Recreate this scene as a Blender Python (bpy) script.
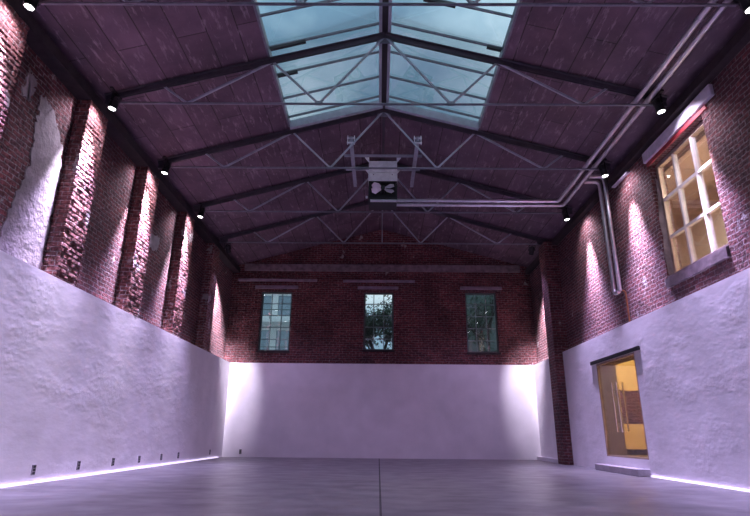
import bpy, bmesh, math, random
from mathutils import Vector, Matrix

C = bpy.context.scene.collection
for o in list(bpy.data.objects):
    bpy.data.objects.remove(o, do_unlink=True)
random.seed(7)
R = math.radians

# ------------------------------------------------------------------ camera
def make_camera():
    F, PI_, YA, RO, H = 534.825, R(18.323), R(.518), R(.535), .846
    fw = Vector((-math.sin(YA)*math.cos(PI_), math.cos(YA)*math.cos(PI_), math.sin(PI_)))
    r = Vector((math.cos(YA), math.sin(YA), 0)); u = r.cross(fw)
    r2 = r*math.cos(RO) + u*math.sin(RO); u2 = -r*math.sin(RO) + u*math.cos(RO)
    cam = bpy.data.cameras.new('camera'); co = bpy.data.objects.new('camera', cam); C.objects.link(co)
    m = Matrix((r2, u2, -fw)).transposed().to_4x4(); m.translation = (0, 0, H)
    co.matrix_world = m
    cam.sensor_fit = 'HORIZONTAL'; cam.sensor_width = 36; cam.lens = 36*F/750
    cam.clip_start = .05; cam.clip_end = 300
    bpy.context.scene.camera = co
make_camera()

# ------------------------------------------------------------------ sky, exposure, light settings
sc = bpy.context.scene
sc.view_settings.view_transform = 'Standard'; sc.view_settings.look = 'None'
sc.view_settings.gamma = 1; sc.view_settings.use_curve_mapping = False
sc.view_settings.exposure = 0.0
SKY = 1.65
SPOT_W, SPOT_COL = 3300, (.88, .78, 1.0)     # narrow beam on the brick
DOWN_W, DOWN_COL = 3500, (.65, .53, 1.0)                                 # softer beam straight down the wall
WASH_W, WASH_COL = 480, (.62, .48, 1.0)       # wide spill

def world():
    w = bpy.data.worlds.new('dusk_sky'); sc.world = w; w.use_nodes = True
    nt = w.node_tree; N, L = nt.nodes, nt.links; N.clear()
    out = N.new('ShaderNodeOutputWorld'); bg = N.new('ShaderNodeBackground')
    tc = N.new('ShaderNodeTexCoord'); mp = N.new('ShaderNodeMapping'); mp.inputs['Scale'].default_value = (1, 1, 1.6)
    n = N.new('ShaderNodeTexNoise'); n.inputs['Scale'].default_value = 3.2; n.inputs['Detail'].default_value = 5
    n.inputs['Roughness'].default_value = .5
    cr = N.new('ShaderNodeValToRGB'); e = cr.color_ramp.elements
    e[0].position = .36; e[0].color = (.12, .22, .31, 1)
    e[1].position = .64; e[1].color = (.54, .65, .71, 1)
    m = cr.color_ramp.elements.new(.5); m.color = (.27, .40, .49, 1)
    L.new(tc.outputs['Generated'], mp.inputs['Vector']); L.new(mp.outputs[0], n.inputs['Vector'])
    L.new(n.outputs['Fac'], cr.inputs[0]); L.new(cr.outputs[0], bg.inputs[0])
    sx = N.new('ShaderNodeSeparateXYZ'); L.new(tc.outputs['Generated'], sx.inputs[0])
    mr = N.new('ShaderNodeMapRange'); L.new(sx.outputs['Z'], mr.inputs[0])
    mr.inputs[1].default_value = .55; mr.inputs[2].default_value = 1.0; mr.inputs[3].default_value = SKY; mr.inputs[4].default_value = SKY*1.5
    L.new(mr.outputs[0], bg.inputs[1])
    L.new(bg.outputs[0], out.inputs[0])
world()

# ------------------------------------------------------------------ materials
def new_mat(name):
    m = bpy.data.materials.new(name); m.use_nodes = True
    nt = m.node_tree
    return m, nt.nodes, nt.links, nt.nodes['Principled BSDF']

def noise(N, L, vec, scale, detail=4, rough=.55):
    n = N.new('ShaderNodeTexNoise'); n.inputs['Scale'].default_value = scale
    n.inputs['Detail'].default_value = detail; n.inputs['Roughness'].default_value = rough
    if vec is not None: L.new(vec, n.inputs['Vector'])
    return n.outputs['Fac']
def ramp(N, L, fac, stops):
    c = N.new('ShaderNodeValToRGB'); e = c.color_ramp.elements
    while len(e) < len(stops): e.new(.5)
    for el, (p, col) in zip(e, stops):
        el.position = p; el.color = (*col, 1) if len(col) == 3 else col
    L.new(fac, c.inputs[0]); return c.outputs[0]
def mix(N, L, fac, a, b, mode='MIX'):
    m = N.new('ShaderNodeMix'); m.data_type = 'RGBA'; m.blend_type = mode
    for s, v in ((m.inputs[0], fac), (m.inputs[6], a), (m.inputs[7], b)):
        if hasattr(v, 'links') or hasattr(v, 'is_linked'): L.new(v, s)
        elif isinstance(v, (int, float)): s.default_value = v
        else: s.default_value = (*v, 1)
    return m.outputs[2]
def math_(N, L, op, a, b=0.0, c=0.0):
    m = N.new('ShaderNodeMath'); m.operation = op
    for s, v in zip(m.inputs, (a, b, c)):
        if hasattr(v, 'is_linked'): L.new(v, s)
        else: s.default_value = v
    return m.outputs[0]
def bump(N, L, bs, h, strength, dist):
    b = N.new('ShaderNodeBump'); b.inputs['Strength'].default_value = strength; b.inputs['Distance'].default_value = dist
    L.new(h, b.inputs['Height']); L.new(b.outputs[0], bs.inputs['Normal'])
def pos(N): return N.new('ShaderNodeNewGeometry').outputs['Position']

def simple(name, col, rough=.5, metal=0, bscale=0, bdist=.005, var=.15, vscale=6):
    m, N, L, b = new_mat(name)
    P = pos(N)
    n = noise(N, L, P, vscale)
    lo = tuple(max(0, c*(1-var)) for c in col); hi = tuple(min(1, c*(1+var)) for c in col)
    L.new(ramp(N, L, n, [(.3, lo), (.7, hi)]), b.inputs['Base Color'])
    b.inputs['Roughness'].default_value = rough; b.inputs['Metallic'].default_value = metal
    if bscale: bump(N, L, b, noise(N, L, P, bscale), .6, bdist)
    return m

def brick_mat(name, c1, c2, mortar, course=.095, length=.27, patch=.72, bstr=1.0):
    m, N, L, b = new_mat(name)
    uv = N.new('ShaderNodeUVMap').outputs[0]; P = pos(N)
    # ragged courses
    nz = N.new('ShaderNodeTexNoise'); nz.inputs['Scale'].default_value = 5; nz.inputs['Detail'].default_value = 3
    L.new(P, nz.inputs['Vector'])
    sub = N.new('ShaderNodeVectorMath'); sub.operation = 'SUBTRACT'; L.new(nz.outputs['Color'], sub.inputs[0]); sub.inputs[1].default_value = (.5, .5, .5)
    sca = N.new('ShaderNodeVectorMath'); sca.operation = 'SCALE'; L.new(sub.outputs[0], sca.inputs[0]); sca.inputs['Scale'].default_value = .06
    add = N.new('ShaderNodeVectorMath'); L.new(uv, add.inputs[0]); L.new(sca.outputs[0], add.inputs[1])
    br = N.new('ShaderNodeTexBrick'); L.new(add.outputs[0], br.inputs['Vector'])
    br.inputs['Scale'].default_value = 1; br.inputs['Brick Width'].default_value = length
    br.inputs['Row Height'].default_value = course; br.inputs['Mortar Size'].default_value = .012
    br.inputs['Mortar Smooth'].default_value = .35; br.inputs['Bias'].default_value = -.1
    br.inputs['Color1'].default_value = (*c1, 1); br.inputs['Color2'].default_value = (*c2, 1)
    br.inputs['Mortar'].default_value = (*mortar, 1)
    big = ramp(N, L, noise(N, L, P, .9, 5), [(.3, (.4, .36, .4)), (.7, (1.3, 1.22, 1.22))])
    col = mix(N, L, .85, br.outputs['Color'], big, 'MULTIPLY')
    fine = ramp(N, L, noise(N, L, P, 14, 3), [(.3, (.4, .4, .4)), (.72, (1.5, 1.5, 1.5))])
    col = mix(N, L, .9, col, fine, 'MULTIPLY')
    pm = ramp(N, L, noise(N, L, P, 1.7, 7, .62), [(patch, (0, 0, 0)), (patch+.025, (1, 1, 1))])
    col = mix(N, L, math_(N, L, 'MULTIPLY', pm, .8), col, (.42, .38, .37))
    L.new(col, b.inputs['Base Color']); b.inputs['Roughness'].default_value = .85
    h = math_(N, L, 'SUBTRACT', noise(N, L, P, 12, 5, .6), math_(N, L, 'MULTIPLY', br.outputs['Fac'], 1.0))
    bump(N, L, b, h, bstr, .12)
    return m

def plaster_mat(name, col, bstr=.5):
    m, N, L, b = new_mat(name); P = pos(N)
    st = ramp(N, L, noise(N, L, P, 1.3, 6), [(.3, tuple(c*.86 for c in col)), (.7, col)])
    L.new(st, b.inputs['Base Color']); b.inputs['Roughness'].default_value = .75
    mp = N.new('ShaderNodeMapping'); mp.inputs['Scale'].default_value = (1, .55, 1.2); L.new(P, mp.inputs['Vector'])
    a = noise(N, L, mp.outputs[0], 2.6, 6, .55)
    c = ramp(N, L, noise(N, L, mp.outputs[0], 1.1, 4), [(.48, (0, 0, 0)), (.62, (1, 1, 1))])
    d = math_(N, L, 'MULTIPLY', noise(N, L, P, 9, 5, .6), c)
    bump(N, L, b, math_(N, L, 'ADD', a, math_(N, L, 'MULTIPLY', d, .8)), bstr, .035)
    return m

def floor_mat():
    m, N, L, b = new_mat('polished_concrete'); P = pos(N)
    mp = N.new('ShaderNodeMapping'); mp.inputs['Scale'].default_value = (.8, 1.1, 1); L.new(P, mp.inputs['Vector'])
    a = ramp(N, L, noise(N, L, mp.outputs[0], 1.6, 8, .6), [(.3, (.085, .08, .085)), (.7, (.19, .18, .19))])
    L.new(a, b.inputs['Base Color'])
    L.new(math_(N, L, 'MULTIPLY_ADD', noise(N, L, mp.outputs[0], 2.2, 5), .35, .22), b.inputs['Roughness'])
    bump(N, L, b, noise(N, L, mp.outputs[0], 3.0, 4), .15, .02)
    return m

def ceiling_mat():
    m, N, L, b = new_mat('stained_roof_panels'); uv = N.new('ShaderNodeUVMap').outputs[0]; P = pos(N)
    br = N.new('ShaderNodeTexBrick'); sw = N.new('ShaderNodeMapping'); sw.inputs['Rotation'].default_value = (0, 0, R(90))
    L.new(uv, sw.inputs['Vector']); L.new(sw.outputs[0], br.inputs['Vector'])
    br.inputs['Scale'].default_value = 1; br.inputs['Brick Width'].default_value = 2.9; br.inputs['Row Height'].default_value = .58
    br.inputs['Mortar Size'].default_value = .012; br.inputs['Bias'].default_value = 0
    br.inputs['Color1'].default_value = (.142, .094, .128, 1); br.inputs['Color2'].default_value = (.108, .070, .092, 1)
    br.inputs['Mortar'].default_value = (.035, .022, .025, 1)
    big = ramp(N, L, noise(N, L, P, 1.1, 6, .6), [(.3, (.5, .5, .52)), (.72, (1.35, 1.3, 1.3))])
    col = mix(N, L, .9, br.outputs['Color'], big, 'MULTIPLY')
    mp = N.new('ShaderNodeMapping'); mp.inputs['Scale'].default_value = (5, .9, 1); L.new(P, mp.inputs['Vector'])
    sc_ = ramp(N, L, noise(N, L, mp.outputs[0], 2.2, 8, .7), [(.55, (0, 0, 0)), (.68, (1, 1, 1))])
    col = mix(N, L, math_(N, L, 'MULTIPLY', sc_, .7), col, (.34, .27, .31))
    L.new(col, b.inputs['Base Color']); b.inputs['Roughness'].default_value = .7
    bump(N, L, b, math_(N, L, 'SUBTRACT', noise(N, L, P, 6, 5), br.outputs['Fac']), .5, .015)
    return m

def emit(name, col, s):
    m, N, L, b = new_mat(name)
    b.inputs['Base Color'].default_value = (*col, 1)
    b.inputs['Emission Color'].default_value = (*col, 1); b.inputs['Emission Strength'].default_value = s
    return m
def glass(name, tint, gloss=.06, rough=.02):
    m = bpy.data.materials.new(name); m.use_nodes = True; N, L = m.node_tree.nodes, m.node_tree.links; N.clear()
    o = N.new('ShaderNodeOutputMaterial'); t = N.new('ShaderNodeBsdfTransparent'); g = N.new('ShaderNodeBsdfGlossy')
    x = N.new('ShaderNodeMixShader'); t.inputs[0].default_value = (*tint, 1); g.inputs['Roughness'].default_value = rough
    fr = N.new('ShaderNodeLayerWeight'); fr.inputs['Blend'].default_value = .25
    mm = math_(N, L, 'MULTIPLY_ADD', fr.outputs['Fresnel'], .5, gloss)
    L.new(mm, x.inputs[0]); L.new(t.outputs[0], x.inputs[1]); L.new(g.outputs[0], x.inputs[2]); L.new(x.outputs[0], o.inputs[0])
    return m

M = {}
M['brick'] = brick_mat('red_brick', (.21, .058, .06), (.10, .032, .036), (.24, .18, .18), patch=.67)
M['brick_side'] = brick_mat('old_side_brick', (.21, .060, .064), (.10, .035, .042), (.29, .235, .235), patch=.64)
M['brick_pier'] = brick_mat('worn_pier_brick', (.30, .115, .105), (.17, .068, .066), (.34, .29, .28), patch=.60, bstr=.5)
M['white'] = plaster_mat('rough_white_plaster', (.84, .81, .84), .28)
M['white_smooth'] = plaster_mat('smooth_white_plaster', (.78, .75, .78), .08)
M['old_plaster'] = simple('old_plaster', (.27, .235, .25), .9, 0, 9, .06, .25, 5)
M['floor'] = floor_mat(); M['ceiling'] = ceiling_mat()
M['joint'] = simple('joint_filler', (.05, .045, .05), .9)
M['steel'] = simple('grey_painted_steel', (.17, .18, .21), .4, .2, 0, 0, .2, 8)
M['dark_steel'] = simple('dark_painted_steel', (.085, .08, .095), .45, .4)
M['light_steel'] = simple('pale_painted_steel', (.36, .40, .45), .4, .1)
M['zinc'] = simple('polished_zinc_pipe', (.85, .83, .87), .30, 1.0, 0, 0, .1)
M['copper'] = simple('copper_pipe', (.6, .26, .13), .35, 1.0)
M['black'] = simple('black_lamp_metal', (.012, .012, .014), .4, .2)
M['timber'] = simple('shade_dark_timber', (.03, .021, .023), .8, 0, 14, .01, .35, 5)  # darkened so the eave plates stand in for shadow at the roof edge
M['sill'] = simple('dark_weathered_sill', (.17, .13, .145), .7, 0, 12, .02, .4, 5)
M['lilac'] = simple('weathered_lintel', (.24, .19, .24), .7, 0, 10, .01, .25, 5)
M['lintel'] = simple('pale_painted_beam', (.62, .58, .68), .5, .1)
M['red'] = simple('red_painted_timber', (.30, .03, .04), .6)
M['white_frame'] = simple('white_window_paint', (.66, .63, .64), .45)
M['tan_frame'] = simple('tan_window_timber', (.36, .27, .22), .55, 0, 12, .005, .25)
M['green_frame'] = simple('dark_green_metal', (.10, .13, .13), .5, .2)
M['muntin'] = simple('grey_green_muntin', (.22, .27, .27), .5, .1)
M['unit'] = simple('white_enamel', (.82, .86, .86), .35)
M['blade'] = simple('pale_fan_blade', (.75, .70, .78), .3, .2)
M['concrete'] = simple('grey_concrete_block', (.33, .30, .33), .7, 0, 10, .01)
M['reveal'] = simple('shade_grey_reveal', (.33, .28, .29), .7, 0, 6, .02)  # mauve-grey plaster, its grey also standing in for shade in the doorway
M['yellow'] = simple('warm_yellow_paint', (.82, .62, .30), .7, 0, 0, 0, .05)
M['beige'] = simple('beige_paint', (.66, .54, .49), .8, 0, 0, 0, .06)
M['tile'] = simple('brown_floor_tile', (.32, .22, .12), .35)
M['chrome'] = simple('brushed_chrome', (.75, .72, .72), .25, 1.0)
M['socket'] = simple('grey_socket_plate', (.30, .28, .30), .5)
M['soot'] = simple('black_plastic', (.02, .02, .022), .5)
M['glass'] = glass('window_glass', (.93, .95, .95)); M['sky_glass'] = glass('skylight_glass', (.95, .97, .98), .02)
M['door_glass'] = glass('clear_door_glass', (.9, .9, .88), .05)
M['lens'] = emit('lamp_lens', (1, .97, 1), 14); M['warm'] = emit('warm_lamp', (1, .72, .35), 9)
M['strip'] = emit('floor_glow_stand_in', (.84, .74, 1), 1.15)
M['pale_wall'] = simple('pale_render', (.85, .86, .86), .8); M['pane_blue'] = simple('sky_blue_pane', (.30, .36, .42), .12, .3)
M['bark'] = simple('dark_bark', (.05, .045, .042), .9); M['leaf'] = simple('dark_leaf', (.035, .06, .035), .6, 0, 0, 0, .5)
M['ground'] = simple('outside_paving', (.15, .15, .15), .9)

# ------------------------------------------------------------------ mesh helpers
class MB:
    def __init__(s): s.v = []; s.f = []
    def add(s, vs, fs):
        n = len(s.v); s.v += [tuple(v) for v in vs]; s.f += [tuple(i+n for i in f) for f in fs]; return s
    def box(s, x0, x1, y0, y1, z0, z1):
        return s.add([(x, y, z) for z in (z0, z1) for y in (y0, y1) for x in (x0, x1)],
            [(0, 2, 3, 1), (4, 5, 7, 6), (0, 1, 5, 4), (2, 6, 7, 3), (0, 4, 6, 2), (1, 3, 7, 5)])
    def bar(s, p, q, w, h, up=(0, 0, 1), off=(0, 0)):
        p, q = Vector(p), Vector(q); d = (q-p).normalized(); up = Vector(up)
        if abs(d.dot(up)) > .98: up = Vector((0, 1, 0))
        sd = d.cross(up).normalized(); u = sd.cross(d)
        c = sd*off[0] + u*off[1]
        vs = [e + c + sd*a*w/2 + u*b*h/2 for e in (p, q) for a, b in ((-1, -1), (1, -1), (1, 1), (-1, 1))]
        return s.add(vs, [(3, 2, 1, 0), (4, 5, 6, 7), (0, 1, 5, 4), (1, 2, 6, 5), (2, 3, 7, 6), (3, 0, 4, 7)])
    def tube(s, pts, r, n=10, cap=True):
        pts = [Vector(p) for p in pts]; rr = r if isinstance(r, (list, tuple)) else [r]*len(pts)
        base = len(s.v); prev = None
        for i, p in enumerate(pts):
            d = (pts[min(i+1, len(pts)-1)] - pts[max(i-1, 0)]).normalized()
            a = prev if prev is not None else (Vector((0, 0, 1)) if abs(d.z) < .9 else Vector((1, 0, 0)))
            sd = a - d*a.dot(d)
            if sd.length < 1e-4: sd = d.orthogonal()
            sd.normalize(); prev = sd; t = d.cross(sd)
            for k in range(n):
                an = 2*math.pi*k/n; s.v.append(tuple(p + (sd*math.cos(an) + t*math.sin(an))*rr[i]))
        for i in range(len(pts)-1):
            for k in range(n):
                a, b = base+i*n+k, base+i*n+(k+1) % n; s.f.append((a, b, b+n, a+n))
        if cap:
            s.f.append(tuple(base+k for k in reversed(range(n)))); e = base+(len(pts)-1)*n
            s.f.append(tuple(e+k for k in range(n)))
        return s
    def prism(s, poly, ax, a0, a1):
        n = len(poly)
        def P(q, a): return (a, q[0], q[1]) if ax == 0 else ((q[0], a, q[1]) if ax == 1 else (q[0], q[1], a))
        vs = [P(q, a0) for q in poly] + [P(q, a1) for q in poly]
        return s.add(vs, [tuple(reversed(range(n))), tuple(range(n, 2*n))] + [(i, (i+1) % n, n+(i+1) % n, n+i) for i in range(n)])
    def panel(s, ax, a0, a1, u0, u1, v0, v1, holes=()):
        """a slab between a0 and a1 on axis ax with rectangular holes cut right through"""
        us = sorted({u0, u1, *[h[i] for h in holes for i in (0, 1)]}); vs = sorted({v0, v1, *[h[i] for h in holes for i in (2, 3)]})
        us = [u for u in us if u0 <= u <= u1]; vs = [v for v in vs if v0 <= v <= v1]
        def solid(i, j):
            if not (0 <= i < len(us)-1 and 0 <= j < len(vs)-1): return False
            cu, cv = (us[i]+us[i+1])/2, (vs[j]+vs[j+1])/2
            return not any(h[0] < cu < h[1] and h[2] < cv < h[3] for h in holes)
        def P(u, v, a): return (a, u, v) if ax == 0 else ((u, a, v) if ax == 1 else (u, v, a))
        for i in range(len(us)-1):
            for j in range(len(vs)-1):
                if not solid(i, j): continue
                q = [(us[i], vs[j]), (us[i+1], vs[j]), (us[i+1], vs[j+1]), (us[i], vs[j+1])]
                s.add([P(*c, a0) for c in q], [(0, 1, 2, 3)]); s.add([P(*c, a1) for c in q], [(3, 2, 1, 0)])
                for k, (di, dj) in enumerate(((0, -1), (1, 0), (0, 1), (-1, 0))):
                    if not solid(i+di, j+dj):
                        c, d = q[k], q[(k+1) % 4]
                        s.add([P(*c, a0), P(*d, a0), P(*d, a1), P(*c, a1)], [(0, 1, 2, 3)])
        return s
    def build(s, name, mat, parent=None, origin=None, smooth=False, bevel=0, uv=None, world=False):
        me = bpy.data.meshes.new(name)
        o3 = Vector(origin) if origin is not None else Vector((0, 0, 0))
        me.from_pydata([tuple(Vector(v)-o3) for v in s.v], [], s.f); me.validate()
        bm = bmesh.new(); bm.from_mesh(me)
        bmesh.ops.remove_doubles(bm, verts=bm.verts, dist=1e-5); bmesh.ops.recalc_face_normals(bm, faces=bm.faces)
        if bevel: bmesh.ops.bevel(bm, geom=list(bm.edges), offset=bevel, segments=1, affect='EDGES', clamp_overlap=True)
        l = bm.loops.layers.uv.new('UVMap')
        for f in bm.faces:
            n = f.normal; a = max(range(3), key=lambda i: abs(n[i]))
            for lp in f.loops:
                c = lp.vert.co + o3
                lp[l].uv = ((c.y, c.z), (c.x, c.z), (c.x, c.y))[a]
            f.smooth = smooth
        bm.to_mesh(me); bm.free()
        if smooth:
            try: me.set_sharp_from_angle(angle=R(40))
            except Exception: pass
        ob = bpy.data.objects.new(name, me); C.objects.link(ob); me.materials.append(mat)
        ob.location = o3
        if parent:
            ob.parent = parent
            if not world: ob.location = o3
            else: ob.location = o3 - parent.location
        return ob

def tag(o, label, cat, group=None, kind=None):
    o['label'] = label; o['category'] = cat
    if group: o['group'] = group
    if kind: o['kind'] = kind
    return o
def thing(name, label, cat, loc=(0, 0, 0), group=None, kind='thing'):
    o = bpy.data.objects.new(name, None); C.objects.link(o); o.location = loc; o.empty_display_size = .2
    return tag(o, label, cat, group, kind)
def dup(root, loc, label, rotz=None):
    r = root.copy(); C.objects.link(r); r.location = loc; r['label'] = label
    if rotz is not None: r.rotation_euler.z = rotz
    for ch in list(root.children):
        c = ch.copy(); C.objects.link(c); c.parent = r
        for g in ch.children:
            d = g.copy(); C.objects.link(d); d.parent = c
    return r

# ------------------------------------------------------------------ dimensions of the hall
XL, XR = -6.0, 6.22            # faces of the white walls
BL, BR = -6.3, 6.42            # faces of the brick above
YB, YW = 21.95, 21.82          # back: brick face, white face
YF = -2.6
HW = 3.574
XM, ZR, SL = .09, 9.45, .275   # ridge
def roof(x): return ZR - SL*abs(x-XM)
TY = [7.05, 9.85, 12.75, 15.7, 18.6]
TIE = 7.585

# ------------------------------------------------------------------ the setting
f = MB().panel(2, -.12, 0, BL-.4, BR+.4, YF-.3, YW+.5, [(.018, .045, YF, YW)])
tag(f.build('floor', M['floor']), 'mottled grey polished concrete floor of the hall', 'floor', kind='structure')
tag(MB().box(.018, .045, YF, YW, -.11, -.006).build('trim_1', M['joint']), 'dark joint running down the middle of the concrete floor', 'floor joint', kind='structure')

WIN = (9.3, 11.48, 4.25, 7.0)      # window in the right wall (y0 y1 z0 z1)
DOOR = (13.15, 15.55, .36, 2.83)
wl = MB().panel(0, BL-.4, BL, YF, YB+.3, 0, roof(BL)+.02).build('wall_left', M['brick_side'])
tag(wl, 'left red brick wall with worn pale patches above white plaster', 'wall', kind='structure')
tag(MB().panel(0, BL, XL, YF, YW, 0, HW).build('wall_left_lower', M['white']), 'long white plastered lower part of the left wall', 'wall', kind='structure')
wr = MB().panel(0, BR, BR+.35, YF, YB+.3, HW, roof(BR)+.02, [WIN]).build('wall_right', M['brick_side'])
tag(wr, 'right red brick wall with tall window above white plaster', 'wall', kind='structure')
tag(MB().panel(0, XR, BR+.35, YF, YW, 0, HW, [DOOR]).build('wall_right_lower', M['white']), 'white plastered lower part of the right wall with doorway', 'wall', kind='structure')
BWIN = [(-4.99, -3.68, 4.08, 6.6), (-.65, .61, 4.14, 6.6), (3.61, 4.93, 4.08, 6.62)]
bw = MB().panel(1, YB, YB+.35, BL-.4, BR+.4, HW-.2, 7.5, BWIN)
bw.prism([(BL-.4, 7.5), (BR+.4, 7.5), (BR+.4, roof(BR+.4)), (XM, ZR), (BL-.4, roof(BL-.4))], 1, YB, YB+.35)
tag(bw.build('wall_back', M['brick']), 'dark red brick gable wall with three small windows', 'wall', kind='structure')
tag(MB().box(BL, BR, YW, YB+.35, 0, HW).build('wall_back_lower', M['white_smooth']), 'smooth white lower wall across the far end', 'wall', kind='structure')
fw = MB().box(BL-.4, BR+.8, YF-.3, YF, 0, HW)
fw.prism([(BL-.4, HW), (BR+.8, HW), (BR+.8, roof(BR+.8)), (XM, ZR), (BL-.4, roof(BL-.4))], 1, YF-.3, YF)
tag(fw.build('wall_front', M['white_smooth']), 'plain plastered wall at the near end of the hall', 'wall', kind='structure')

SKX0, SKX1, SKY0, SKY1 = -2.46, 2.66, 4.2, 12.58
def slope(side):
    m = MB()
    e = BL-.4 if side < 0 else BR+.8
    w = abs(e-XM)
    h = abs((SKX0 if side < 0 else SKX1)-XM)
    p = MB().panel(2, 0, .16, 0, w, YF-.3, YB+.35, [(-1, h, SKY0, SKY1)] if False else [(0, h, SKY0, SKY1)])
    m.add([(XM+side*v[0], v[1], ZR-SL*v[0]+v[2]) for v in p.v], p.f)
    return m
c = slope(-1); r_ = slope(1); c.add(r_.v, r_.f)
tag(c.build('ceiling', M['ceiling']), 'dark purple-brown panelled pitched ceiling with scuffed boards', 'ceiling', kind='structure')

# ledges and plates of the walls
tag(MB().box(BL, XL+.01, YF, YB, 7.4, 7.62).build('trim_2', M['timber']), 'wall plate darkened as shadow under the left eave', 'wall plate', kind='structure')
tag(MB().box(XR+.02, BR, YF, 18.249, 7.42, 7.62).box(XR+.02, BR, 18.951, YB, 7.42, 7.62).build('trim_3', M['timber']), 'wall plate darkened as shadow under the right eave', 'wall plate', kind='structure')
tag(MB().box(-5.78, 6.0, YB-.12, YB, 7.48, 7.8).build('trim_4', M['sill'], bevel=.02), 'pale ledge running across the far gable wall', 'ledge', kind='structure')
tag(MB().box(XR-.16, XR, 19.0, YW, 0, .13).build('trim_5', M['white_smooth'], bevel=.01), 'low white plinth beyond the brick pillar', 'plinth', kind='structure')

# inferred light strips; their pale face stands in for the glow on the floor
tag(MB().box(XL+.001, XL+.04, YF, YW-.6, 0, .035).build('inferred_light_strip', M['strip']), 'thin inferred light strip standing in for floor glow along the foot of the left white wall', 'light strip', 'inferred light strips at the wall feet', 'thing')
tag(MB().box(XR-.04, XR-.001, YF, 13.1, 0, .035).build('inferred_light_strip', M['strip']), 'thin inferred light strip standing in for floor glow along the foot of the right white wall', 'light strip', 'inferred light strips at the wall feet', 'thing')

# worn plaster left on the brick of the left wall
def ragged(pts, n=5, amp=.09, seed=1):
    rr = random.Random(seed); out = []
    for i, a in enumerate(pts):
        b = pts[(i+1) % len(pts)]
        for k in range(n):
            t = k/n; out.append((a[0]+(b[0]-a[0])*t+rr.uniform(-amp, amp), a[1]+(b[1]-a[1])*t+rr.uniform(-amp, amp)))
    return out
for i, pts in enumerate([
        [(8.75, 3.6), (9.42, 3.6), (9.42, 5.7), (9.3, 6.15), (8.8, 6.75), (8.45, 6.8), (8.45, 6.2), (8.55, 5.4), (8.35, 4.6), (8.2, 3.6)],
        [(7.95, 6.5), (8.2, 6.5), (8.22, 6.95), (7.98, 7.0)],
        [(13.3, 5.6), (14.2, 5.7), (14.3, 6.1), (13.4, 6.1)]]):
    p = MB().prism(ragged(pts, 13, .05, i), 0, BL-.01, BL+.018).build('plaster_patch', M['old_plaster'], wl)

# ------------------------------------------------------------------ windows of the gable wall
WLAB = ['small dark-framed window at the left of the gable wall', 'small dark-framed window in the middle of the gable wall',
        'small dark-framed window at the right of the gable wall']
for i, (x0, x1, z0, z1) in enumerate(BWIN):
    y = YB+.17
    w = thing(f'window_{i+1}', WLAB[i], 'window', ((x0+x1)/2, y, z0), kind='structure')
    fr = MB().panel(1, y-.04, y+.04, x0, x1, z0, z1, [(x0+.07, x1-.07, z0+.07, z1-.07)]).build('window_frame', M['green_frame'], w, w.location)
    fr.location = (0, 0, 0)
    mt = MB()
    for k in (1, 2):
        xx = x0 + (x1-x0)*k/3; mt.box(xx-.016, xx+.016, y-.02, y+.02, z0+.06, z1-.06)
    for k in range(1, 5):
        zz = z0 + (z1-z0)*k/5; mt.box(x0+.06, x1-.06, y-.022, y+.022, zz-.016, zz+.016)
    mo = mt.build('muntin', M['muntin'], w, w.location); mo.location = (0, 0, 0)
    po = MB().box(x0+.06, x1-.06, y-.004, y+.004, z0+.06, z1-.06).build('pane', M['glass'], w, w.location); po.location = (0, 0, 0)
    so = MB().box(x0-.03, x1+.03, YB-.05, y-.045, z0-.07, z0-.001).build('window_sill', M['timber'], w, w.location); so.location = (0, 0, 0)
tag(MB().box(-5.26, -3.44, YB-.1, YB, 6.70, 6.84).build('lintel', M['lilac'], bevel=.012), 'pale lintel over the left gable window', 'lintel', 'window lintels', 'thing')
tag(MB().box(-.92, .80, YB-.1, YB, 6.70, 6.83).build('lintel', M['lilac'], bevel=.012), 'pale lintel over the middle gable window', 'lintel', 'window lintels', 'thing')
tag(MB().box(3.42, 5.17, YB-.1, YB, 6.71, 6.85).build('lintel', M['lilac'], bevel=.012), 'pale lintel over the right gable window', 'lintel', 'window lintels', 'thing')
tag(MB().box(-6.0, -2.65, YB-.12, YB, 7.02, 7.13).build('wall_beam', M['lilac'], bevel=.012), 'long thin lilac beam above the left gable window', 'beam', 'long beams on the gable', 'thing')
tag(MB().box(-1.55, 1.51, YB-.12, YB, 7.0, 7.11).build('wall_beam', M['lilac'], bevel=.012), 'long thin lilac beam above the middle gable window', 'beam', 'long beams on the gable', 'thing')

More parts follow.
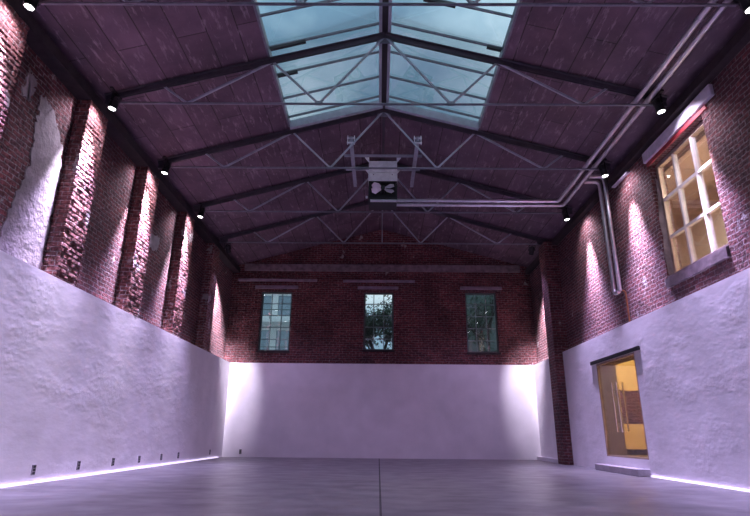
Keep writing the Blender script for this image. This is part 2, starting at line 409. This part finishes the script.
# ------------------------------------------------------------------ pilasters
PLAB = ['brick pilaster at the photo edge under the top left corner spotlight', 'thick brick pilaster, second from the left photo edge, beside the big pale plaster patch',
        'brick pilaster, third from the left photo edge, lit from above', 'narrow lit brick pilaster, fourth from the left photo edge',
        'small brick pilaster farthest down the left wall near the gable']
def rough_pilaster(y0, y1, z0, z1, x0, x1, seed):
    """three faces of hand-laid brick, every brick standing a little in or out"""
    rr = random.Random(seed); CH, BW = .095, .27
    w = x1-x0; run = w + (y1-y0) + w; nu = int(run/.024); nv = int((z1-z0)/.024)
    dep = {}
    lat = [[rr.uniform(-1, 1) for _ in range(90)] for _ in range(300)]
    def ns(u, v, s_):
        u, v = u*s_+20, v*s_; a, b = int(u), int(v); fu, fv = u-a, v-b
        g = lambda i_, j_: lat[j_ % 300][i_ % 90]
        return (g(a, b)*(1-fu)+g(a+1, b)*fu)*(1-fv) + (g(a, b+1)*(1-fu)+g(a+1, b+1)*fu)*fv
    us = sorted({run*k/nu for k in range(nu+1)} | {w, w+y1-y0}); m = MB()
    for jv in range(nv+1):
        z = z0+(z1-z0)*jv/nv
        for u in us:
            if u <= w: px, py, n_ = x0+u, y0, (0, -1); tu = px
            elif u < w+y1-y0: px, py, n_ = x1, y0+u-w, (1, 0); tu = py
            else: px, py, n_ = x1-(u-w-(y1-y0)), y1, (0, 1); tu = px
            row = math.floor(z/CH); off = BW*.5 if row % 2 else 0
            bn = math.floor((tu+off)/BW); fx = (tu+off)-bn*BW; fz = z-row*CH
            key = (n_, row, bn)
            if key not in dep: dep[key] = rr.uniform(-.012, .010)
            d_ = dep[key] if .012 < fx < BW-.012 and .014 < fz < CH-.010 else -.022
            d_ += ns(u, z, 11)*.010 + ns(u, z, 28)*.006
            edge = jv in (0, nv) or u in (us[0], us[-1])
            if edge: d_ = min(d_, 0)
            if abs(u-w) < 1e-6 or abs(u-w-(y1-y0)) < 1e-6: d_ -= .008
            m.v.append((px+n_[0]*d_, py+n_[1]*d_, min(max(z, z0), z1)))
    k = len(us)
    for a in range(nv):
        for b in range(k-1): m.f.append((a*k+b, a*k+b+1, (a+1)*k+b+1, (a+1)*k+b))
    m.f += [tuple(range(k-1, -1, -1)), tuple(nv*k+b for b in range(k))]
    m.f.append(tuple([a*k for a in range(nv, -1, -1)] + [a*k+k-1 for a in range(nv+1)]))
    return m
for i, (y, lb) in enumerate(zip(TY, PLAB)):
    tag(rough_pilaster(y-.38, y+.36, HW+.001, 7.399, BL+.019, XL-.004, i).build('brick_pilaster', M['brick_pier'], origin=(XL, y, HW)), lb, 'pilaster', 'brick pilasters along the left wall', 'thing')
pr = MB().prism([(XR-.27, 0), (XR-.001, 0), (XR-.001, HW+.001), (BR-.001, HW+.001), (BR-.001, 7.55), (XR-.27, 7.55)], 1, 18.25, 18.95)
tag(pr.build('brick_pillar', M['brick'], origin=(XR-.27, 18.6, 0)), 'dark brick pillar rising from floor to roof on the right', 'pillar', kind='thing')

# ------------------------------------------------------------------ right wall window
y0, y1, z0, z1 = WIN
w = thing('window_4', 'tall many-paned window with white bars in the right brick wall', 'window', (BR+.2, (y0+y1)/2, z0), kind='structure')
def wpart(mb, name, mat):
    o = mb.build(name, mat, w, w.location); o.location = (0, 0, 0); return o
fx = BR+.2
wpart(MB().panel(0, fx-.05, fx+.05, y0, y1, z0, z1, [(y0+.09, y1-.09, z0+.09, z1-.09)]), 'window_frame', M['tan_frame'])
ys = [y0 + (y1-y0)*k/3 for k in (1, 2)]; zs = [z0 + (z1-z0)*k/3 for k in (1, 2)]
for k, yy in enumerate(ys): wpart(MB().box(fx-.055, fx+.04, yy-.027, yy+.027, z0+.08, z1-.08), 'mullion', M['white_frame'])
for zz in zs:
    wpart(MB().box(fx-.045, fx+.035, y0+.08, y1-.08, zz-.032, zz+.032), 'transom', M['white_frame'])
wpart(MB().box(fx-.004, fx+.004, y0+.08, y1-.08, z0+.08, z1-.08), 'pane', M['glass'])
wpart(MB().prism([(BR-.07, z0-.26), (BR-.002, z0-.26), (BR-.002, z0-.001), (fx-.052, z0-.001), (fx-.052, z0+.02), (BR-.07, z0-.06)], 1, y0+.002, y1-.002), 'window_sill', M['sill'])
MB().prism([(BR+.03, 4.3), (BR+.15, 4.3), (BR+.15, 6.6), (BR+.1, 6.7), (BR+.08, 6.1), (BR+.02, 5.6), (BR+.05, 5.2), (BR+.01, 4.8)], 1, y1-.012, y1+.01).build('plaster_patch', M['old_plaster'], wr)
tag(MB().box(BR-.09, BR-.001, 8.8, 11.55, 7.1, 7.36).build('lintel_beam', M['lintel'], bevel=.012), 'pale lilac steel lintel beam over the right wall window', 'lintel', kind='thing')
wpart(MB().box(BR-.03, BR-.001, 9.1, 11.52, 7.0, 7.095), 'head_board', M['red'])
tag(MB().box(BR-.1, BR, 12.4, 13.3, 7.30, 7.35).build('short_beam', M['lintel'], bevel=.012), 'short pale beam end high on right brick wall beside the down pipes', 'beam', kind='thing')

# room seen through that window
RX0, RX1 = BR+.35, BR+3.4
tag(MB().panel(0, RX1, RX1+.1, 6.5, 16.9, 3.9, 7.9).build('wall_neighbour', M['beige']), 'beige wall of the warm lit room behind the right window', 'wall', kind='structure')
nb = MB().box(RX0, RX1, 6.4, 6.5, 3.9, 7.9); nb.box(RX0, RX1, 16.9, 17.0, 3.9, 7.9)
tag(nb.build('wall_neighbour_end', M['beige']), 'beige end walls of the room behind the right window', 'wall', kind='structure')
tag(MB().box(RX0, RX1+.1, 6.4, 17, 7.9, 8.0).build('ceiling_neighbour', M['beige']), 'beige ceiling of the room behind the right window', 'ceiling', kind='structure')
tag(MB().box(RX0, RX1+.1, 6.4, 17, 3.75, 3.9).build('floor_neighbour', M['tile']), 'floor of the room behind the right window', 'floor', kind='structure')
tag(MB().box(RX0+.8, RX0+1.05, 6.5, 16.9, 7.55, 7.9).build('ceiling_beam', M['beige']), 'beige ceiling beam seen through the right window', 'beam', kind='thing')
cl = thing('tube_lamp', 'warm yellow tube lamp glowing behind the right window', 'lamp', (RX0+1.9, 11.2, 7.5))
MB().box(-.09, .09, -1.0, 1.0, .08, .4).build('lamp_body', M['white_frame'], cl)
MB().tube([(0, -.95, .03), (0, .95, .03)], .045, 10).build('lamp_tube', M['warm'], cl, smooth=True)
ld = bpy.data.lights.new('tube_lamp_light', 'AREA'); ld.shape = 'RECTANGLE'; ld.size = .2; ld.size_y = 2; ld.energy = 950; ld.color = (1, .87, .74)
lo = bpy.data.objects.new('tube_lamp_light', ld); C.objects.link(lo); lo.parent = cl; lo.location = (0, 0, -.05)

# ------------------------------------------------------------------ door in the right wall
y0, y1, z0, z1 = DOOR
d = thing('door_1', 'glass door with long chrome pulls in the white right wall', 'door', (XR+.04, (y0+y1)/2, z0), kind='structure')
def dpart(mb, name, mat, par=None, **k):
    o = mb.build(name, mat, par or d, d.location, **k); o.location = (0, 0, 0); return o
dx = XR+.04
dpart(MB().panel(0, dx-.035, dx+.035, y0, y1, z0, z1, [(y0+.05, y1-.05, z0+.04, z1-.05)]), 'door_frame', M['tan_frame'])
ym = 14.42
leafs = []
for a, b in ((y0+.06, ym-.01), (ym+.01, y1-.06)):
    leafs.append(dpart(MB().box(dx-.006, dx+.006, a, b, z0+.05, z1-.06), 'glass_leaf', M['door_glass']))
for lf, yy in zip(leafs, (ym-.14, ym+.14)):
    h = MB()
    for sx in (-.075, .075):
        h.tube([(dx+sx, yy, .98), (dx+sx, yy, 2.22)], .019, 10)
    for zz in (1.2, 2.0): h.tube([(dx-.075, yy, zz), (dx+.075, yy, zz)], .012, 8)
    dpart(h, 'door_pull', M['chrome'], lf, smooth=True)
tag(MB().box(XR-.05, XR-.001, 12.8, 15.86, 2.835, 2.93).build('door_lintel', M['black'], bevel=.008), 'black steel lintel over the glass door', 'lintel', kind='thing')
tag(MB().box(XR-.30, XR, 13.15, 15.7, 0, .16).build('door_step', M['concrete'], bevel=.012), 'grey concrete step on floor below the glass door', 'step', kind='thing')
# deep reveal and the lobby behind
rv = MB().panel(0, dx+.036, BR+.345, y0, y1, z0, z1, [(y0+.02, y1-.02, z0+.02, z1-.02)])
dpart(rv, 'door_lining', M['reveal'])
VX = BR+.36
lw = tag(MB().box(VX, 9.6, 17.5, 17.6, 0, 3.7).build('wall_lobby', M['yellow']), 'warm yellow wall of the lobby behind the glass door', 'wall', kind='structure')
tag(MB().box(9.5, 9.6, 11.5, 17.5, 0, 3.7).build('wall_lobby_side', M['yellow']), 'yellow far side wall of the lobby behind the door', 'wall', kind='structure')
tag(MB().box(VX, 9.6, 11.4, 11.5, 0, 3.7).build('wall_lobby_near', M['yellow']), 'yellow near wall of the lobby behind the door', 'wall', kind='structure')
tag(MB().box(VX, 9.6, 11.4, 17.6, .2, .35).build('floor_lobby', M['tile']), 'brown tiled floor of the lobby behind the door', 'floor', kind='structure')
tag(MB().box(VX, 9.6, 11.4, 17.6, 3.6, 3.7).build('ceiling_lobby', M['beige']), 'ceiling of the lobby behind the glass door', 'ceiling', kind='structure')
MB().box(VX+.05, 9.45, 17.45, 17.5, 1.25, 2.25).build('brick_band', M['brick_side'], lw)
bn = thing('lobby_counter', 'pale yellow counter with dark base under the brick band', 'counter', (8.2, 17.2, .35))
MB().box(-1.0, 1.2, -.15, .15, .16, .88).build('counter_front', M['yellow'], bn)
MB().box(-.95, 1.15, -.1, .15, 0, .16).build('counter_base', M['soot'], bn)
ll = thing('lobby_lamp', 'warm ceiling lamp in the lobby behind the glass door', 'lamp', (8.3, 15.2, 3.6))
MB().tube([(0, 0, 0), (0, 0, -.08)], [.2, .18], 20).build('lamp_base', M['white_frame'], ll, smooth=True)
MB().tube([(0, 0, -.08), (0, 0, -.12)], [.16, .1], 20).build('lamp_shade', M['warm'], ll, smooth=True)
ld = bpy.data.lights.new('lobby_lamp_light', 'POINT'); ld.energy = 210; ld.color = (1, .80, .48); ld.shadow_soft_size = .15
lo = bpy.data.objects.new('lobby_lamp_light', ld); C.objects.link(lo); lo.parent = ll; lo.location = (0, 0, -.35)

# ------------------------------------------------------------------ skylight
sk = thing('skylight', 'glazed ridge skylight with steel bars and cloudy dusk sky beyond', 'skylight', (XM, (SKY0+SKY1)/2, ZR))
def skpart(mb, name, mat, **k):
    o = mb.build(name, mat, sk, sk.location, **k); o.location = (0, 0, 0); return o
bars = [4.93, 5.87, 6.80, 7.74, 8.67, 9.6, 10.52, 11.45, 12.28]
for side, xe in ((-1, SKX0), (1, SKX1)):
    A = lambda y, dz=0, t=1: (XM+(xe-XM)*t, y, roof(XM+(xe-XM)*t)+dz)
    B = lambda y, dz=0: (XM+side*.06, y, roof(XM+side*.06)+dz)
    ed = [SKY0+.03] + bars + [SKY1-.03]
    for a, b in zip(ed, ed[1:]):
        skpart(MB().add([A(a, .10), A(b, .10), B(b, .10), B(a, .10), A(a, .112), A(b, .112), B(b, .112), B(a, .112)],
               [(0, 1, 2, 3), (7, 6, 5, 4), (0, 4, 5, 1), (1, 5, 6, 2), (2, 6, 7, 3), (3, 7, 4, 0)]), 'pane', M['sky_glass'])
    for y in bars:
        skpart(MB().bar(A(y, .08), B(y, .08), .035, .05), 'glazing_bar', M['steel'])
    # opening motors clamped along some bars
    for y, t0, t1 in ((9.6, .98, .68), (10.52, .98, .80)) if side < 0 else ((9.6, .98, .86), (8.67, .55, .3)):
        skpart(MB().bar(A(y, .03, t0), A(y, .03, t1), .07, .06), 'vent_motor', M['soot'])
    skpart(MB().bar((xe+side*.0, SKY0, roof(xe)+.06), (xe, SKY1, roof(xe)+.06), .05, .18), 'side_curb', M['steel'])
    for y in (SKY0, SKY1):
        skpart(MB().bar(A(y, .02), B(y, .02), .10, .22), 'end_curb', M['light_steel'])
rb = MB()
for dx_ in (-.10, .10): rb.box(XM+dx_-.035, XM+dx_+.035, SKY0, SKY1, ZR-.04, ZR+.12)
skpart(MB().box(XM-.065, XM+.065, SKY0, SKY1, ZR+.0, ZR+.06), 'ridge_channel', M['soot'])
skpart(rb, 'ridge_beam', M['light_steel'])
tag(MB().box(XM-.04, XM+.04, SKY1+.06, YB-.01, ZR-.036, ZR-.013).build('ridge_purlin', M['dark_steel']), 'dark ridge purlin from the skylight to the gable', 'purlin', kind='thing')

# ------------------------------------------------------------------ roof trusses
def make_truss(label):
    t = thing('roof_truss', label, 'roof truss', (XM, TY[0], TIE), 'steel roof trusses across the hall')
    top = lambda x: (x, 0, ZR - SL*abs(x) - .10 - TIE)
    for s in (-1, 1):
        m = MB(); a, b = Vector(top(s*6.02)), Vector(top(0))
        for k in (-1, 1):
            m.bar(a, b, .012, .11, off=(k*.028, 0)); m.bar(a, b, .07, .012, off=(k*.063, .05))
        m.build('top_chord', M['dark_steel'], t)
    td = MB()
    td.tube([(-5.75, 0, 0), (0, 0, 0), (5.75, 0, 0)], .026, 10)
    td.build('tie_rod', M['steel'], t, smooth=True)
    for s in (-1, 1):
        for p, q in ((top(s*4.82), (s*4.25, 0, 0)), ((s*4.25, 0, 0), top(s*2.48)), (top(s*2.48), (s*1.42, 0, 0)), ((s*1.42, 0, 0), top(0))):
            m = MB(); m.bar(p, q, .042, .042); m.build('web_strut', M['light_steel'], t)
        for x in (4.25, 1.42):
            MB().box(s*x-.08, s*x+.08, -.008, .008, -.035, .07).build('gusset_plate', M['steel'], t)
        MB().prism([(s*6.02, -.03), (s*5.72, -.03), (s*5.72, .14), (s*6.02, .09)], 1, -.012, .012).build('heel_plate', M['dark_steel'], t)
    MB().prism([(-.2, 1.58), (.2, 1.58), (.14, 1.74), (-.14, 1.74)], 1, -.008, .008).build('apex_plate', M['steel'], t)
    return t
TL = ['nearest steel roof truss, only its tie rod crossing the photo top', 'steel roof truss crossing the middle of the skylight',
      'steel roof truss along the far edge of the skylight', 'dim steel roof truss just behind the hanging fan unit',
      'farthest dim steel roof truss before the brick gable']
t0 = make_truss(TL[0]); trusses = [t0]
for y, lb in zip(TY[1:], TL[1:]): trusses.append(dup(t0, (XM, y, TIE), lb))
MB().tube([(0, 0, 0), (0, 0, 1.65)], .018, 8).build('king_rod', M['light_steel'], trusses[4])

# ------------------------------------------------------------------ spotlights
def make_spot(label):
    """aimed down along local -Z, leaning towards local -X"""
    t = thing('spotlight', label, 'spotlight', (0, 0, 0), 'black spotlights under the eaves')
    tl = R(10); d = Vector((-math.sin(tl), 0, -math.cos(tl)))
    c = Vector((.06, 0, .14))
    fr = c + d*.16; bk = c - d*.14
    MB().tube([bk, bk+d*.03, c+d*.12, fr], [.06, .085, .092, .098], 18).build('housing', M['black'], t, smooth=True)
    MB().tube([fr+d*.001, fr+d*.006], .07, 18).build('lens', M['lens'], t, smooth=True)
    h = MB()
    for k in range(3): h.tube([bk+d*(.045+.03*k), bk+d*(.055+.03*k)], .10, 18)
    h.build('cooling_fin', M['black'], t)
    y = MB()
    for s in (-1, 1): y.box(.04, .08, s*.11-.008, s*.11+.008, .12, .33)
    y.box(.035, .085, -.118, .118, .32, .335); y.box(.03, .09, -.216, .216, .336, .37)
    y.build('bracket', M['black'], t)
    for s in (-1, 1): MB().tube([(.06, s*.095, .14), (.06, s*.13, .14)], .025, 10).build('knob', M['black'], t)
    return t, fr + d*.03, d
sp, lens_pos, lens_dir = make_spot('')
def spot_lights(t, rotz, beams):
    """beams: (name, cone, power, colour, blend, world direction)"""
    inv = t.rotation_euler.to_matrix().inverted()
    for nm, size, en, col, bl, wd in beams:
        l = bpy.data.lights.new('spotlight_'+nm, 'SPOT'); l.energy = en; l.color = col; l.spot_size = R(size); l.spot_blend = bl
        l.shadow_soft_size = .06
        o = bpy.data.objects.new('spotlight_'+nm, l); C.objects.link(o); o.parent = t; o.location = lens_pos
        o.rotation_euler = (inv @ Vector(wd).normalized()).to_track_quat('-Z', 'Y').to_euler()
SY = [1.25, 4.15] + TY
words = [None, None, 'in the photo corner, nearest of its row', 'over the pilaster beside the big pale plaster patch', 'third from the camera',
         'fourth from the camera, small', 'farthest back near the gable']
wordsR = [None, None, 'in the photo corner, nearest of its row', 'beside the lilac lintel beam', 'tucked behind the top of the down pipes',
          'between the brick pillar and the down pipes', 'at the top of the brick pillar']
first = True; tod = []
for i, y in enumerate(SY):
    for side in (-1, 1):
        lab = f"black spotlight under the {'left' if side < 0 else 'right'} eave, " + ((words if side < 0 else wordsR)[i] or ['out of view above the camera', 'out of view before the nearest truss'][i])
        last = i == 6
        if last: loc = (-5.66 if side < 0 else 5.64, y+.312, 7.335)       # turned away to the corner by the gable
        else: loc = (-5.66, y-.23, 7.31) if side < 0 else (5.86, y-.23, 7.29)
        rz = R(-90) if last else (0 if side < 0 else math.pi)
        if first: s = sp; s.location = loc; s['label'] = lab; first = False
        else: s = dup(sp, loc, lab)
        s.rotation_euler = (0, R(35) if last else 0, rz)
        tod.append((s, rz, side, last))
for s, rz, side, last in tod:
    tw = lambda deg: (side*math.sin(R(deg)), 0, -math.cos(R(deg)))
    p = s.location
    bs = [('wash', 96, WASH_W, WASH_COL, .6, tw(-25)), ('down', 50, DOWN_W, DOWN_COL, 1, tw(4))]
    if last:
        bs.pop()
        bs += [('corner', 32, 3300, SPOT_COL, 1, (side*(5.98 if side < 0 else 6.18)-p.x, YW-p.y, 2.9-p.z)),
               ('beam', 40, SPOT_W*2.6, SPOT_COL, 1, ((BL if side < 0 else BR)-p.x, 20.0-p.y, 5.6-p.z))]
    else:
        bs += [('beam', 40 if side < 0 else 36, SPOT_W*(1 if side < 0 else .72), SPOT_COL, 1, tw(19 if side < 0 else 24)),
               ('graze', 120, SPOT_W*.045, SPOT_COL, .8, tw(45))]
    spot_lights(s, rz, bs)

# ------------------------------------------------------------------ heating unit, its rails and pipes
for x, lb in ((-.80, 'left steel rail carrying the fan unit between two trusses'), (1.02, 'right steel rail carrying the fan unit between two trusses')):
    rl = thing('support_rail', lb, 'rail', (x, TY[2]+.035, 8.45), 'rails carrying the fan unit')
    m = MB(); m.box(-.05, .05, 0, 2.88, -.006, .006); m.box(-.006, .006, 0, 2.88, 0, .11); m.box(-.05, .05, 0, 2.88, .10, .112)
    m.build('rail_beam', M['light_steel'], rl)
    cm = MB()
    for dz in (-.04, .10): cm.box(-.11, .11, .04, .10, dz-.012+.0, dz+.012)
    for dx_ in (-.09, .09): cm.tube([(dx_, .07, -.10), (dx_, .07, .18)], .012, 8)
    cm.build('clamp', M['zinc'], rl)
for y, lb in ((13.9, 'near steel crossbar the white fan unit hangs from'), (14.75, 'far steel crossbar the white fan unit hangs from')):
    tag(MB().box(-1.05, 1.22, y-.03, y+.03, 8.565, 8.625).build('crossbar', M['light_steel'], origin=(.09, y, 8.56)), lb, 'crossbar', 'crossbars over the fan unit', 'thing')
hu = thing('fan_heater', 'white fan heater unit hanging below the roof trusses', 'heater', (.08, 14.35, 7.25))
MB().box(-.41, .41, -.42, .42, .82, 1.20).build('cabinet', M['unit'], hu, bevel=.012)
MB().box(-.42, .42, -.44, .42, .54, .80).build('front_panel', M['unit'], hu, bevel=.012)
for s in (-1, 1): MB().tube([(s*.27, -.445, .74), (s*.27, -.435, .74)], .015, 8).build('screw', M['soot'], hu)
for s in (-1, 1):
    for yy in (-.42, .36):
        MB().prism([(s*.40, 1.31), (s*.53, 1.31), (s*.40, 1.14)], 1, yy, yy+.04).build('hanging_bracket', M['unit'], hu)
fb = MB()
fb.panel(1, -.43, -.40, -.41, .41, 0, .54, [(-.36, .36, .04, .51)])
fb.box(-.41, .41, -.40, .42, 0, .03); fb.box(-.41, .41, -.40, .42, .51, .54)
fb.box(-.41, -.39, -.40, .42, .03, .51); fb.box(.39, .41, -.40, .42, .03, .51); fb.box(-.39, .39, .0, .03, .03, .51)
fb.build('fan_housing', M['soot'], hu)
bl = MB()
for k in range(4):
    a = R(28 if k % 2 == 0 else -28) + (math.pi if k > 1 else 0); c_, s_ = math.cos(a), math.sin(a)
    P = lambda r, w, y: (r*c_*1.05-w*s_, -.50+y, .28+r*s_*.72+w*c_*.85)
    q = [P(.05, -.03, -.02), P(.17, -.10, -.045), P(.31, -.09, -.045), P(.34, .02, 0), P(.27, .09, .04), P(.14, .05, .03), P(.05, .03, .02)]
    n = len(q); q2 = [(v[0], v[1]+.008, v[2]) for v in q]
    bl = MB().add(q+q2, [tuple(range(n)), tuple(reversed(range(n, 2*n)))] + [(i, n+i, n+(i+1) % n, (i+1) % n) for i in range(n)])
    bl.build('fan_blade', M['blade'], hu)
MB().tube([(0, -.56, .28), (0, -.2, .28)], .06, 14).build('fan_hub', M['soot'], hu, smooth=True)
MB().tube([(-.46, -.43, .06), (-.46, -.43, .0)], .03, 8).build('drain_stub', M['zinc'], hu)
MB().tube([(-.36, -.36, -.045), (.40, -.36, -.045)], .042, 12).build('drain_pipe', M['zinc'], hu, smooth=True)

def elbow(pts, r=.14, n=6):
    pts = [Vector(p) for p in pts]; out = [pts[0]]
    for a, b, c_ in zip(pts, pts[1:], pts[2:]):
        p, q = b+(a-b).normalized()*r, b+(c_-b).normalized()*r
        for k in range(n+1):
            t = k/n; out.append(p*(1-t)**2 + b*2*t*(1-t) + q*t*t)
    return out + [pts[-1]]
def pipe(label, pts, r, group, collars=True):
    t = thing('heating_pipe', label, 'pipe', pts[0], group)
    o = MB().tube(elbow(pts), r, 12).build('pipe_run', M['zinc'], t, pts[0], smooth=True); o.location = (0, 0, 0)
    if collars:
        for a, b in zip(pts, pts[1:]):
            a, b = Vector(a), Vector(b); n = int((b-a).length/1.3)
            for k in range(1, n+1):
                p = a+(b-a)*k/(n+1); d_ = (b-a).normalized()*.03
                o = MB().tube([p-d_, p+d_], r+.009, 12).build('pipe_collar', M['zinc'], t, pts[0], smooth=True); o.location = (0, 0, 0)
    return t
PZ = 7.676
G1 = 'paired heating pipes under the roof'
pipe('inner zinc pipe of the pair from fan unit along the roof', [(.505, 15.0, PZ), (5.46, 15.0, PZ), (5.46, YF+.01, PZ)], .055, G1)
pipe('outer zinc pipe of the pair from fan unit along the roof', [(.505, 15.32, PZ), (5.70, 15.32, PZ), (5.70, YF+.01, PZ)], .055, G1)
DY = 13.35
G2 = 'down pipes on the right wall'
pipe('near zinc down pipe of the pair on the right brick wall', [(5.768, DY, PZ), (6.18, DY, PZ), (6.18, DY, 4.42)], .055, G2)
pipe('far zinc down pipe of the pair on the right brick wall', [(5.768, DY+.33, PZ), (6.18, DY+.33, PZ), (6.18, DY+.33, 4.42), (6.18, DY+.06, 4.42)], .055, G2)
cp = MB().tube(elbow([(6.24, DY, 4.44), (6.32, DY, 4.40), (6.32, DY, HW+.01)], .05), .022, 10)
tag(cp.build('copper_pipe', M['copper'], origin=(6.32, DY, HW), smooth=True), 'thin copper pipe below the down pipes on the right wall', 'pipe', kind='thing')

# ------------------------------------------------------------------ sockets on the left wall
def make_socket(label):
    t = thing('wall_socket', label, 'socket', (0, 0, 0), 'sockets low on the white walls')
    MB().box(0, .018, -.05, .05, -.085, .085).build('socket_plate', M['socket'], t, bevel=.004)
    for k in (-1, 0, 1):
        MB().box(.018, .022, -.034, .034, k*.053-.02, k*.053+.02).build('socket_insert', M['soot'], t)
    return t
SL_ = ['nearest', 'second', 'third', 'fourth', 'fifth', 'sixth']
s0 = None
for k, y in enumerate([9.95, 11.42, 12.89, 14.28, 15.72, 17.04]):
    lb = f'small dark socket plate low on the left white wall, {SL_[k]} from the camera'
    if s0 is None: s0 = make_socket(lb); s0.location = (XL, y, .22)
    else: dup(s0, (XL, y, .22), lb)
dup(s0, (XL, 20.2, .22), 'small dark socket plate low on the left white wall, last before the corner')
b_ = dup(s0, (-5.3, YW, .2), 'small dark socket plate low on the far white wall'); b_.rotation_euler.z = R(-90)

# ------------------------------------------------------------------ outside, behind the gable windows
tag(MB().box(-30, 30, YB+.36, 60, -.15, -.02).build('ground', M['ground']), 'grey yard outside the gable windows', 'ground', kind='structure')
bd = thing('pale_building', 'pale building across the yard seen through the left gable window', 'building', (-7.0, 34, -.02))
MB().panel(1, 0, .3, -4.5, 4.2, 0, 14, [(a, a+.85, z, z+1.3) for a in (-2.6, -.9, .4, 1.9) for z in (5.9, 8.2)]).build('facade', M['pale_wall'], bd)
for a in (-2.6, -.9, .4, 1.9):
    for z in (5.9, 8.2):
        MB().box(a, a+.85, .12, .16, z, z+1.3).build('pane', M['pane_blue'], bd)
for z in (5.2, 7.55): MB().box(-4.5, 4.2, -1.0, 0, z, z+.18).build('balcony', M['pale_wall'], bd)
for z in (5.2, 7.55):
    m = MB(); m.box(-4.5, 4.2, -1.0, -.96, z+.75, z+.8)
    for k in range(12): m.box(-4.4+k*.75, -4.36+k*.75, -1.0, -.96, z+.18, z+.75)
    m.build('railing', M['green_frame'], bd)
MB().box(-4.7, 4.4, -.4, .5, 9.95, 10.5).build('eave', M['green_frame'], bd)
def branchy(name, label, loc, h, leaf, seed):
    rr = random.Random(seed); t = thing(name, label, 'tree', loc)
    tr = MB(); br_ = MB(); lf = MB()
    def leafs(p, n, sp):
        for _ in range(n):
            c_ = p + Vector((rr.gauss(0, sp), rr.gauss(0, sp), rr.gauss(0, sp)))
            a = Vector((rr.uniform(-1, 1), rr.uniform(-1, 1), rr.uniform(-1, 1))).normalized(); b = a.orthogonal().normalized(); s = rr.uniform(.05, .11)
            lf.add([c_-a*s, c_+b*s*.5, c_+a*s, c_-b*s*.5, c_+a.cross(b)*.01], [(0, 1, 4), (1, 2, 4), (2, 3, 4), (3, 0, 4), (3, 2, 1, 0)])
    def grow(p, d, l, r, lev):
        q = p + d*l; mid = p + d*l*.5 + Vector((rr.uniform(-.06, .06), rr.uniform(-.06, .06), 0))*l
        (tr if lev == 0 else br_).tube([p, mid, q], [r, r*.85, r*.7], 7)
        if lev >= 2: leafs(q, leaf, .30)
        if lev < 4:
            for _ in range(3 if lev < 3 else 2):
                nd = (d + Vector((rr.uniform(-.8, .8), rr.uniform(-.8, .8), rr.uniform(-.35, .6)))).normalized()
                grow(p + d*l*rr.uniform(.6, 1), nd, l*rr.uniform(.55, .75), r*.55, lev+1)
    grow(Vector((0, 0, 0)), Vector((.05, 0, 1)).normalized(), h*.45, .16, 0)
    tr.build('trunk', M['bark'], t); br_.build('branches', M['bark'], t)
    lf.build('foliage', M['leaf'], t)
branchy('sparse_tree', 'dark thinly leaved tree outside the middle gable window', (-.25, 27.5, -.02), 9.6, 170, 3)
branchy('leafy_tree', 'dense dark leafy tree outside the right gable window', (5.6, 27.5, -.02), 9.0, 60, 8)
tag(MB().box(2.6, 12, 33, 33.5, -.02, 12).build('dark_facade', M['green_frame']), 'dark building behind the leafy tree outside the right gable window', 'building', kind='thing')
